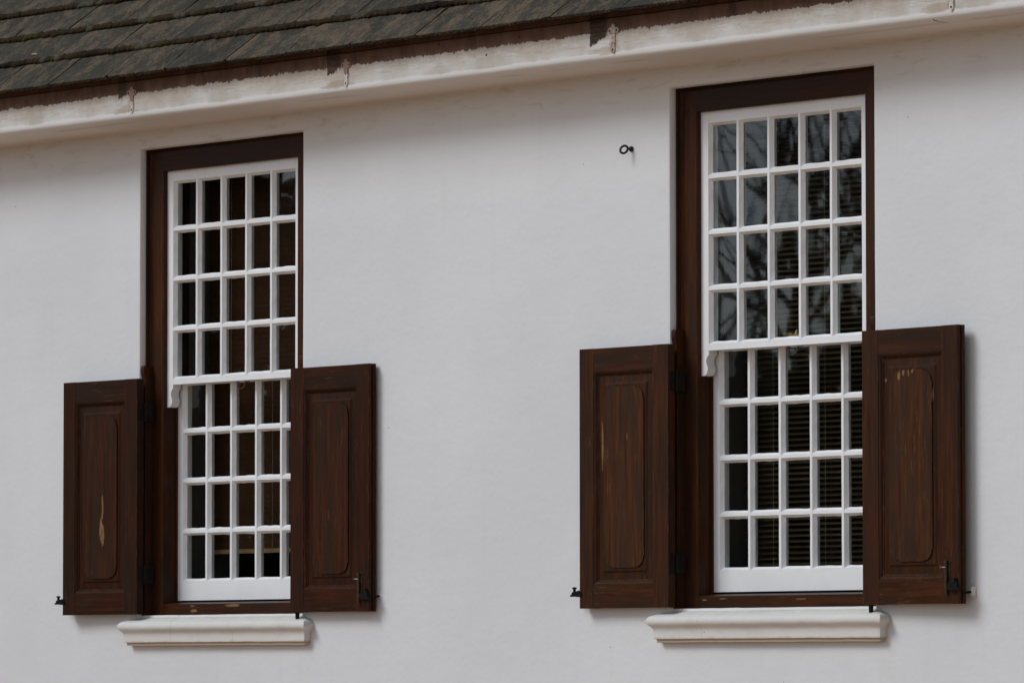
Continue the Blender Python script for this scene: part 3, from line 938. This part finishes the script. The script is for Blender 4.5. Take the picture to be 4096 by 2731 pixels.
# ------------------------------------------------------------------ blinds inside
def blind(wx, label, zbot, tilt, mat, pitch, rail_mat, curve=0.0014):
    b = empty('venetian_blind', (wx, 0.28, zbot), label, 'blind', 'slatted blinds behind the windows')
    ztop = 1.80
    bm = box(-0.43, 0.43, -0.0005, 0.0005, -0.0125, 0.0125)
    for v in bm.verts: v.co.y += 0.0
    me = finish(bm, 'slat', mat)
    # a shallow curved slat
    bm = bmesh.new()
    top = []
    for i in range(5):
        q = -0.0125 + 0.025 * i / 4
        bow = curve * (1 - (q / 0.0125) ** 2)
        top.append((q, bow))
    ring = [(q, w) for q, w in top] + [(q, w - 0.0010) for q, w in reversed(top)]
    loft(bm, [[(x, q, w) for q, w in ring] for x in (-0.43, 0.43)])
    me = finish(bm, 'slat', mat)
    k = 0
    z = 0.03
    while zbot + z < ztop:
        o = link_mesh('slat', me, b)
        o.location = (RNG.uniform(-0.002, 0.002), 0, z)
        o.rotation_euler = (tilt + RNG.uniform(-0.03, 0.03), 0, RNG.uniform(-0.002, 0.002))
        z += pitch
    put('bottom_rail', box(-0.43, 0.43, -0.013, 0.013, 0.0, 0.017), rail_mat, b, bevel=0.003)
    put('head_rail', box(-0.43, 0.43, -0.018, 0.018, ztop - zbot, ztop - zbot + 0.04), rail_mat, b, bevel=0.002)
    for x in (-0.27, 0.0, 0.27):
        bm = bmesh.new()
        tube(bm, [(x, -0.0148, 0.01), (x, -0.0148, ztop - zbot)], 0.0007, 5)
        tube(bm, [(x, 0.0148, 0.01), (x, 0.0148, ztop - zbot)], 0.0007, 5)
        put('ladder_cord', bm, M['cord'], b)
    return b
blind(WIN_X[0], 'closed dark brown slatted blind with a tan bottom rail behind the left window', 0.247, math.radians(84), M['slatL'], 0.0200, M['rail'], 0.0004)
blind(WIN_X[1], 'golden slatted blind with open slats behind the right window', 0.07, math.radians(27), M['slatR'], 0.0202, M['slatR'])

# ------------------------------------------------------------------ shutters
SW, ST = 0.484, 0.033                  # width and thickness of a shutter
Z0, Z1 = 0.004, 0.9485
def shutter(hx, side, rot, label, patches, base, red, wear):
    """side -1: opens to the left of its hinge, +1: to the right. Local x runs outward along the wall from the hinge edge."""
    sg = side
    root = empty('shutter', (hx, -0.012, 0.0), label, 'shutter', 'panelled shutters standing open beside the windows', rot)
    key = '%.2f_%d' % (hx, sg)
    LP = [(sg * a, b, c, d) for a, b, c, d in patches]
    wz = wood('shutter_wood_upright_' + key, 'z', base, LP, wear, red)
    wx_ = wood('shutter_wood_level_' + key, 'x', base, (), wear, red)
    F, Bk = -ST, 0.0                   # front and back planes in local y (front faces the viewer)
    a0, a1 = 0.0815, SW - 0.0785       # panel opening between the stiles
    b0, b1 = Z0 + 0.0880, Z1 - 0.0860
    # stiles
    bm = bmesh.new()
    add_box(bm, *sorted((0.0, sg * a0)), F, Bk, Z0, Z1)
    put('stile', bm, wz, root, bevel=0.0012)
    bm = bmesh.new()
    prof = [(a1, F), (SW - 0.002, F), (SW, F + 0.002), (SW, F + 0.011), (SW - 0.006, F + 0.0135), (SW - 0.0065, F + 0.017), (SW - 0.001, F + 0.020), (SW + 0.001, F + 0.023), (SW + 0.001, Bk), (a1, Bk)]
    loft(bm, [[(sg * x, y, z) for x, y in prof] for z in (Z0, Z1)])
    put('stile', bm, wz, root, bevel=0.0006)
    # rails, shouldered between the stiles a hair behind their faces
    for nm, z0, z1 in (('bottom_rail', Z0 + 0.0006, b0), ('top_rail', b1, Z1 - 0.0006)):
        bm = bmesh.new()
        x0, x1 = sorted((sg * (a0 + 0.0002), sg * (a1 - 0.0002)))
        add_box(bm, x0, x1, F + 0.0008, Bk - 0.001, z0, z1)
        put(nm, bm, wx_, root, bevel=0.0008)
    # moulding round the opening: quirk, ovolo, fillet down to the panel
    mp = [(0.0, 0.0022), (0.0014, 0.0024), (0.0050, 0.0040), (0.0085, 0.0075), (0.0105, 0.0115), (0.0130, 0.0120), (0.0150, 0.0150), (0.0, 0.0260)]
    bm = bmesh.new()
    rings = []
    for (cx, cz, ux, uz) in ((a0, b0, 1, 1), (a1, b0, -1, 1), (a1, b1, -1, -1), (a0, b1, 1, -1), (a0, b0, 1, 1)):
        rings.append([(sg * (cx + ux * (p + 0.0003)), F + d, cz + uz * (p + 0.0003)) for p, d in mp])
    loft(bm, rings, closed=True, caps=False)
    bmesh.ops.remove_doubles(bm, verts=bm.verts, dist=1e-6)
    put('moulding', bm, wz, root)
    # raised and fielded panel
    bm = bmesh.new()
    g = 0.0150; fb = 0.0490
    d_lo, d_rise, d_top = 0.0155, 0.0085, 0.0035
    outer = [(a0 + g, b0 + g), (a1 - g, b0 + g), (a1 - g, b1 - g), (a0 + g, b1 - g)]
    q = fb - 0.0085
    mid0 = [(a0 + q, b0 + q), (a1 - q, b0 + q), (a1 - q, b1 - q), (a0 + q, b1 - q)]
    mid1 = [(a0 + fb - 0.002, b0 + fb - 0.002), (a1 - fb + 0.002, b0 + fb - 0.002), (a1 - fb + 0.002, b1 - fb + 0.002), (a0 + fb - 0.002, b1 - fb + 0.002)]
    mid = [(a0 + fb, b0 + fb), (a1 - fb, b0 + fb), (a1 - fb, b1 - fb), (a0 + fb, b1 - fb)]
    P = lambda pts, d: [(sg * x, F + d, z) for x, z in pts]
    loft(bm, [P(outer, 0.0270), P(outer, d_lo), P(mid0, d_lo - 0.0015), P(mid1, d_rise + 0.0004), P(mid, d_rise)])
    put('panel', bm, wz, root)
    # tablet with rounded, quirked corners applied on the field
    x0, x1, y0, y1 = a0 + fb + 0.0065, a1 - fb - 0.0065, b0 + fb + 0.009, b1 - fb - 0.009
    R, K = 0.040, 0.0042
    out = []
    for (cx, cz, a) in ((x1 - R, y0 + R, -PI / 2), (x1 - R, y1 - R, 0), (x0 + R, y1 - R, PI / 2), (x0 + R, y0 + R, PI)):
        arc = [(cx + (R - K) * math.cos(a + PI / 2 * i / 10), cz + (R - K) * math.sin(a + PI / 2 * i / 10)) for i in range(11)]
        # step out to the straight edges at both ends of the quarter round
        p0 = arc[0]; p1 = arc[-1]
        e0 = (cx + R * math.cos(a), cz + R * math.sin(a)); e1 = (cx + R * math.cos(a + PI / 2), cz + R * math.sin(a + PI / 2))
        t0 = (math.cos(a + PI / 2) * 0.003, math.sin(a + PI / 2) * 0.003)
        t1 = (math.cos(a) * 0.003, math.sin(a) * 0.003)
        out += [(e0[0] - t0[0], e0[1] - t0[1]), (p0[0] - t0[0], p0[1] - t0[1])] + arc[1:-1] + [(p1[0] - t1[0], p1[1] - t1[1]), (e1[0] - t1[0], e1[1] - t1[1])]
    bm = bmesh.new()
    loft(bm, [P(out, d_rise + 0.003), P(out, d_top)])
    put('raised_field', bm, wood('shutter_field_wood_' + key, 'z', base * 1.22, LP, wear, red * 1.12), root, bevel=0.0007)
    # hinges
    for zc in (0.814, 0.162):
        h = bpy.data.objects.new('hinge', None); COL.objects.link(h); h.parent = root
        bm = bmesh.new()
        xk = sg * -0.0065
        yk = 0.004
        tube(bm, [(xk, yk, zc - 0.037), (xk, yk, zc + 0.037)], 0.0048, 10)
        tube(bm, [(xk, yk, zc + 0.037), (xk, yk, zc + 0.041)], [0.0040, 0.0025], 10)
        put('pin', bm, M['hinge'], h, smooth=False)
        a, b = sorted((sg * -0.0002, sg * -0.0022))
        bm = box(a, b, -0.0230, yk, zc - 0.036, zc + 0.036)
        for zz in (-0.026, 0.0, 0.026):
            tube(bm, [(sg * -0.002, -0.014, zc + zz), (sg * -0.0034, -0.014, zc + zz)], [0.0036, 0.0022], 8)
        put('leaf', bm, M['hinge'], h)
        a, b = sorted((sg * -0.0075, sg * -0.0095))
        bm = box(a, b, yk, 0.0430, zc - 0.036, zc + 0.036)
        for zz in (-0.026, 0.0, 0.026):
            tube(bm, [(sg * -0.0075, 0.032, zc + zz), (sg * -0.0062 + 0, 0.032, zc + zz)], [0.0036, 0.0022], 8)
        put('leaf', bm, M['hinge'], h)
    # iron catch on the free edge: plate, lug, spring pin with a mushroom head
    c = bpy.data.objects.new('catch', None); COL.objects.link(c); c.parent = root
    zc = 0.062
    if sg < 0:
        bm = bmesh.new()
        pts = [(0.472, 0.047), (0.488, 0.046), (0.508, 0.048), (0.532, 0.0475), (0.532, 0.0535), (0.524, 0.055), (0.523, 0.0635), (0.510, 0.065), (0.500, 0.0665), (0.486, 0.0700), (0.476, 0.066), (0.470, 0.058)]
        extrude_xz(bm, [(sg * x, z) for x, z in pts], F - 0.004, F + 0.010)
        put('plate', bm, M['iron'], c, bevel=0.0015)
        bm = bmesh.new()
        tube(bm, [(sg * 0.515, F + 0.003, 0.062), (sg * 0.515, F + 0.003, 0.0765)], 0.0052, 10)
        tube(bm, [(sg * 0.515, F + 0.003, 0.0765), (sg * 0.515, F + 0.003, 0.0790), (sg * 0.515, F + 0.003, 0.0815), (sg * 0.515, F + 0.003, 0.0825)], [0.0085, 0.0098, 0.0075, 0.003], 12)
        put('pin', bm, M['iron'], c, smooth=True)
    else:
        bm = bmesh.new()
        pts = [(0.438, 0.060), (0.444, 0.0745), (0.458, 0.0775), (0.472, 0.0760), (0.488, 0.0765), (0.489, 0.0590), (0.500, 0.0560), (0.500, 0.0500), (0.470, 0.0490), (0.452, 0.0500), (0.442, 0.0530)]
        extrude_xz(bm, [(sg * x, z) for x, z in pts], F - 0.014, F - 0.0005)
        put('plate', bm, M['iron'], c, bevel=0.002)
        bm = bmesh.new()
        tube(bm, [(sg * 0.476, F - 0.008, 0.074), (sg * 0.476, F - 0.008, 0.0860)], 0.0058, 10)
        tube(bm, [(sg * 0.476, F - 0.008, 0.0860), (sg * 0.476, F - 0.008, 0.0885), (sg * 0.476, F - 0.008, 0.0910), (sg * 0.476, F - 0.008, 0.0920)], [0.0085, 0.0100, 0.0075, 0.003], 12)
        put('pin', bm, M['iron'], c, smooth=True)
        # barrel bolt: plate, guides, bolt and knob
        bo = bpy.data.objects.new('barrel_bolt', None); COL.objects.link(bo); bo.parent = root
        bx = sg * 0.434
        put('plate', box(bx - 0.011, bx + 0.011, F - 0.0018, F - 0.0003, 0.052, 0.152), M['brass'], bo, bevel=0.0005)
        bm = bmesh.new()
        tube(bm, [(bx - 0.004, F - 0.007, 0.034), (bx - 0.004, F - 0.007, 0.146)], 0.0042, 10)
        put('bolt', bm, M['brass'], bo, smooth=True)
        for z0, z1 in ((0.055, 0.074), (0.082, 0.118), (0.141, 0.151)):
            put('guide', box(bx - 0.0095, bx + 0.002, F - 0.0120, F - 0.0019, z0, z1), M['brass'], bo, bevel=0.002)
        bm = bmesh.new()
        tube(bm, [(bx - 0.005, F - 0.008, 0.127), (bx - 0.019, F - 0.014, 0.127)], 0.0026, 8)
        tube(bm, [(bx - 0.018, F - 0.0135, 0.127), (bx - 0.021, F - 0.0150, 0.127), (bx - 0.025, F - 0.0165, 0.127)], [0.003, 0.0052, 0.003], 8)
        put('knob', bm, M['steel'], bo, smooth=True)
        # dowel that drops from the foot of the shutter towards the sill
        bm = bmesh.new()
        tube(bm, [(sg * 0.018, -0.012, -0.022), (sg * 0.018, -0.012, 0.010)], [0.0075, 0.0090], 8)
        put('foot_pin', bm, M['hinge'], root)
    return root
X0, X1 = WIN_X
shutter(X0 - 0.4855, -1, math.radians(1.7), 'leftmost shutter, dark brown with a tan flame of bare wood low on its panel', [(0.232, 0.330, 0.0145, 0.075), (0.226, 0.440, 0.006, 0.060)], 0.78, 0.85, 0.8)
shutter(X0 + 0.510, 1, 0.0, 'greyish brown shutter right of the left window, with a bolt at its foot', [], 0.80, 0.80, 0.9)
shutter(X1 - 0.4905, -1, 0.0, 'reddish brown shutter left of the right window, with pale rubbed streaks beside its panel', [(0.372, 0.60, 0.006, 0.13), (0.225, 0.62, 0.0035, 0.020)], 1.05, 1.05, 1.25)
shutter(X1 + 0.512, 1, math.radians(-2.1), 'rightmost shutter, reddish brown with tan bare spots at the top of its panel', [(0.184, 0.788, 0.0085, 0.022), (0.208, 0.797, 0.0075, 0.016), (0.232, 0.794, 0.0065, 0.018), (0.252, 0.800, 0.006, 0.012), (0.107, 0.775, 0.0055, 0.0085), (0.352, 0.715, 0.004, 0.03)], 1.0, 1.05, 1.2)

# ------------------------------------------------------------------ small ironwork on the wall
e = empty('eye_bolt', (2.4548, 0.0, 1.6685), 'small weathered ring bolt sticking out of the white wall by the right window', 'eye bolt')
bm = bmesh.new()
tube(bm, [(0, 0.004, 0), (0, -0.004, 0), (0, -0.008, 0), (0, -0.013, 0)], [0.0095, 0.0105, 0.0095, 0.0055], 12)
put('collar', bm, M['eye'], e, smooth=True)
bm = bmesh.new()
tube(bm, [(0, -0.012, 0), (0, -0.022, 0.0)], 0.0042, 10)
put('shank', bm, M['eye'], e, smooth=True)
bm = bmesh.new()
ring = []
ax = Vector((-0.55, -0.83, 0.0)).normalized()
for k in range(25):
    a = 2 * PI * k / 24 * 0.985
    ring.append(Vector((0, -0.0215, 0)) + ax * (0.0135 - 0.0135 * math.cos(a)) + Vector((0, 0, 1)) * (0.0135 * math.sin(a) - 0.003 * (1 - math.cos(a))))
tube(bm, ring, 0.0043, 9)
put('ring', bm, M['eye'], e, smooth=True)

def wall_lump(name, x, z, rx, rz, ry, label, cat, mat, hook):
    o = empty(name, (x, 0.0, z), label, cat, 'wall stays that hold the shutters')
    bm = bmesh.new()
    bmesh.ops.create_icosphere(bm, subdivisions=3, radius=1.0)
    for v in bm.verts:
        k = 1 + 0.35 * noise.noise(v.co * 1.6 + Vector((x, 0, z))) + 0.12 * noise.noise(v.co * 5)
        v.co = Vector((v.co.x * rx * k, v.co.y * ry * k, v.co.z * rz * k))
    put('plaster_lump', bm, mat, o, smooth=True)
    bm = bmesh.new()
    tube(bm, hook, 0.0042, 8)
    p = Vector(hook[-1])
    tube(bm, [p + Vector((0, 0, -0.006)), p + Vector((0, 0, 0.006))], [0.006, 0.006], 8)
    put('hook', bm, M['iron'], o, smooth=True)
    return o
wall_lump('wall_stay', X1 + 1.0055, 0.045, 0.0135, 0.022, 0.016, 'black stay bedded in a cream plaster lump beside the rightmost shutter', 'wall stay', plaster('lump_plaster', (0.66, 0.62, 0.53), False), [(0.0, -0.010, 0.0), (-0.008, -0.030, -0.003), (-0.012, -0.046, -0.004)])
wall_lump('wall_stay', X0 + 1.008, 0.063, 0.006, 0.009, 0.006, 'small black stay at the edge of the shutter right of the left window', 'wall stay', M['plaster'], [(0.0, -0.004, 0.0), (-0.006, -0.018, -0.003), (-0.004, -0.034, -0.006)])

# ------------------------------------------------------------------ trees across the yard (seen mirrored in the panes)
def bare_tree(name, x, y, h, seed, label, lean=0.0):
    r = random.Random(seed)
    t = empty(name, (x, y, GROUND), label, 'tree', 'bare trees across the yard')
    trunk = bmesh.new(); crown = bmesh.new()
    def grow(p, d, length, rad, depth):
        n = 4
        pts = [p.copy()]; rads = [rad]
        q = p.copy(); dd = d.copy()
        for i in range(n):
            dd = (dd + Vector((r.uniform(-.16, .16), r.uniform(-.16, .16), r.uniform(-.06, .16)))).normalized()
            q = q + dd * (length / n)
            pts.append(q.copy()); rads.append(rad * (1 - 0.42 * (i + 1) / n))
        tube(trunk if depth < 1 else crown, pts, rads, 6 if depth < 3 else 4)
        if depth >= 8 or rads[-1] < 0.0056: return
        kids = r.choice((3, 3, 4)) if depth < 2 else r.choice((2, 3))
        for k in range(kids):
            i = n if k == 0 else r.randint(1, n)
            ax = dd.orthogonal().normalized()
            ax.rotate(Matrix.Rotation(r.uniform(0, 2 * PI), 3, dd))
            nd = dd.copy(); nd.rotate(Matrix.Rotation(r.uniform(0.3, 0.95) * (0.55 if k == 0 else 1.0), 3, ax))
            nd = (nd + Vector((0, 0, 0.10))).normalized()
            grow(pts[i], nd, length * r.uniform(0.64, 0.86), rads[i] * (0.86 if k == 0 else r.uniform(0.55, 0.78)), depth + 1)
    grow(Vector((0, 0, -0.05)), Vector((lean, 0, 1)).normalized(), h * 0.27, h * 0.030, 0)
    put('trunk', trunk, M['bark'], t, recalc=False)
    put('crown', crown, M['bark'], t, recalc=False)
    return t
bare_tree('bare_tree', -4.35, -7.3, 6.6, 12, 'nearest bare tree, its branches mirrored in the top panes of the right window')
bare_tree('bare_tree', -6.45, -8.4, 7.2, 31, 'slender bare tree mirrored in the upper left panes of the right window')
bare_tree('bare_tree', -9.1, -11.6, 8.0, 5, 'middle one of the bare trees mirrored in the right window')
bare_tree('bare_tree', -13.0, -17.3, 10.5, 8, 'taller bare tree further across the yard, mirrored in the right window')
bare_tree('bare_tree', -20.0, -17.0, 8.5, 21, 'bare tree mirrored in the top right pane of the left window')

def leafy(name, x, y, h, rad, seed, nleaf, size, label, cat):
    r = random.Random(seed)
    t = empty(name, (x, y, GROUND), label, cat)
    bm = bmesh.new()
    tube(bm, [(0, 0, -0.05), (0.05, 0, h * 0.3), (0, 0.04, h * 0.8)], [rad * 0.13, rad * 0.10, rad * 0.03], 8)
    put('trunk', bm, M['bark'], t)
    bm = bmesh.new()
    cl = [(Vector((r.gauss(0, .45) * rad, r.gauss(0, .45) * rad, h * r.uniform(0.28, 0.95))), r.uniform(0.35, 0.6) * rad) for _ in range(26)]
    for _ in range(nleaf):
        c, s = r.choice(cl)
        d = Vector((r.gauss(0, 1), r.gauss(0, 1), r.gauss(0, 1))).normalized()
        p = c + d * s * (r.random() ** 0.4)
        k = max(0.25, 1.0 - max(0, p.z / h - 0.55) * 1.3)
        p.x *= k; p.y *= k
        u = Vector((r.gauss(0, 1), r.gauss(0, 1), r.gauss(0, 1))).normalized() * size * r.uniform(.6, 1.3)
        v = u.orthogonal().normalized() * size * 0.5
        bm.faces.new([bm.verts.new(q) for q in (p - u, p + v, p + u, p - v)])
    put('crown', bm, M['leaf'], t, recalc=False)
    return t
leafy('evergreen_tree', -11.95, -8.0, 5.6, 1.5, 4, 17000, 0.11, 'dense dark evergreen that fills the left window panes with its reflection', 'tree')

# dark wooded belt beyond the yard, read as one mass
bm = bmesh.new()
r = random.Random(3)
def belt(px, py, qx, qy, hgt, count, size):
    for _ in range(count):
        t = r.random()
        x = px + (qx - px) * t; y = py + (qy - py) * t
        top = 1.15 * hgt * (0.72 + 0.30 * noise.noise((t * 34, 0, 2)) + 0.16 * noise.noise((t * 120, 0, 5)))
        p = Vector((x + r.gauss(0, 1.2), y + r.gauss(0, 1.2), GROUND + top * (r.random() ** 0.7)))
        u = Vector((r.gauss(0, 1), r.gauss(0, 1), r.gauss(0, 1))).normalized() * size * r.uniform(.6, 1.4)
        v = u.orthogonal().normalized() * size * 0.6
        bm.faces.new([bm.verts.new(q) for q in (p - u, p + v, p + u, p - v)])
belt(-64, -14, -22, -50, 6.4, 26000, 0.36)
tag(put('far_wood', bm, M['leaf'], recalc=False), 'dark line of far trees beyond the yard', 'trees', kind='stuff')
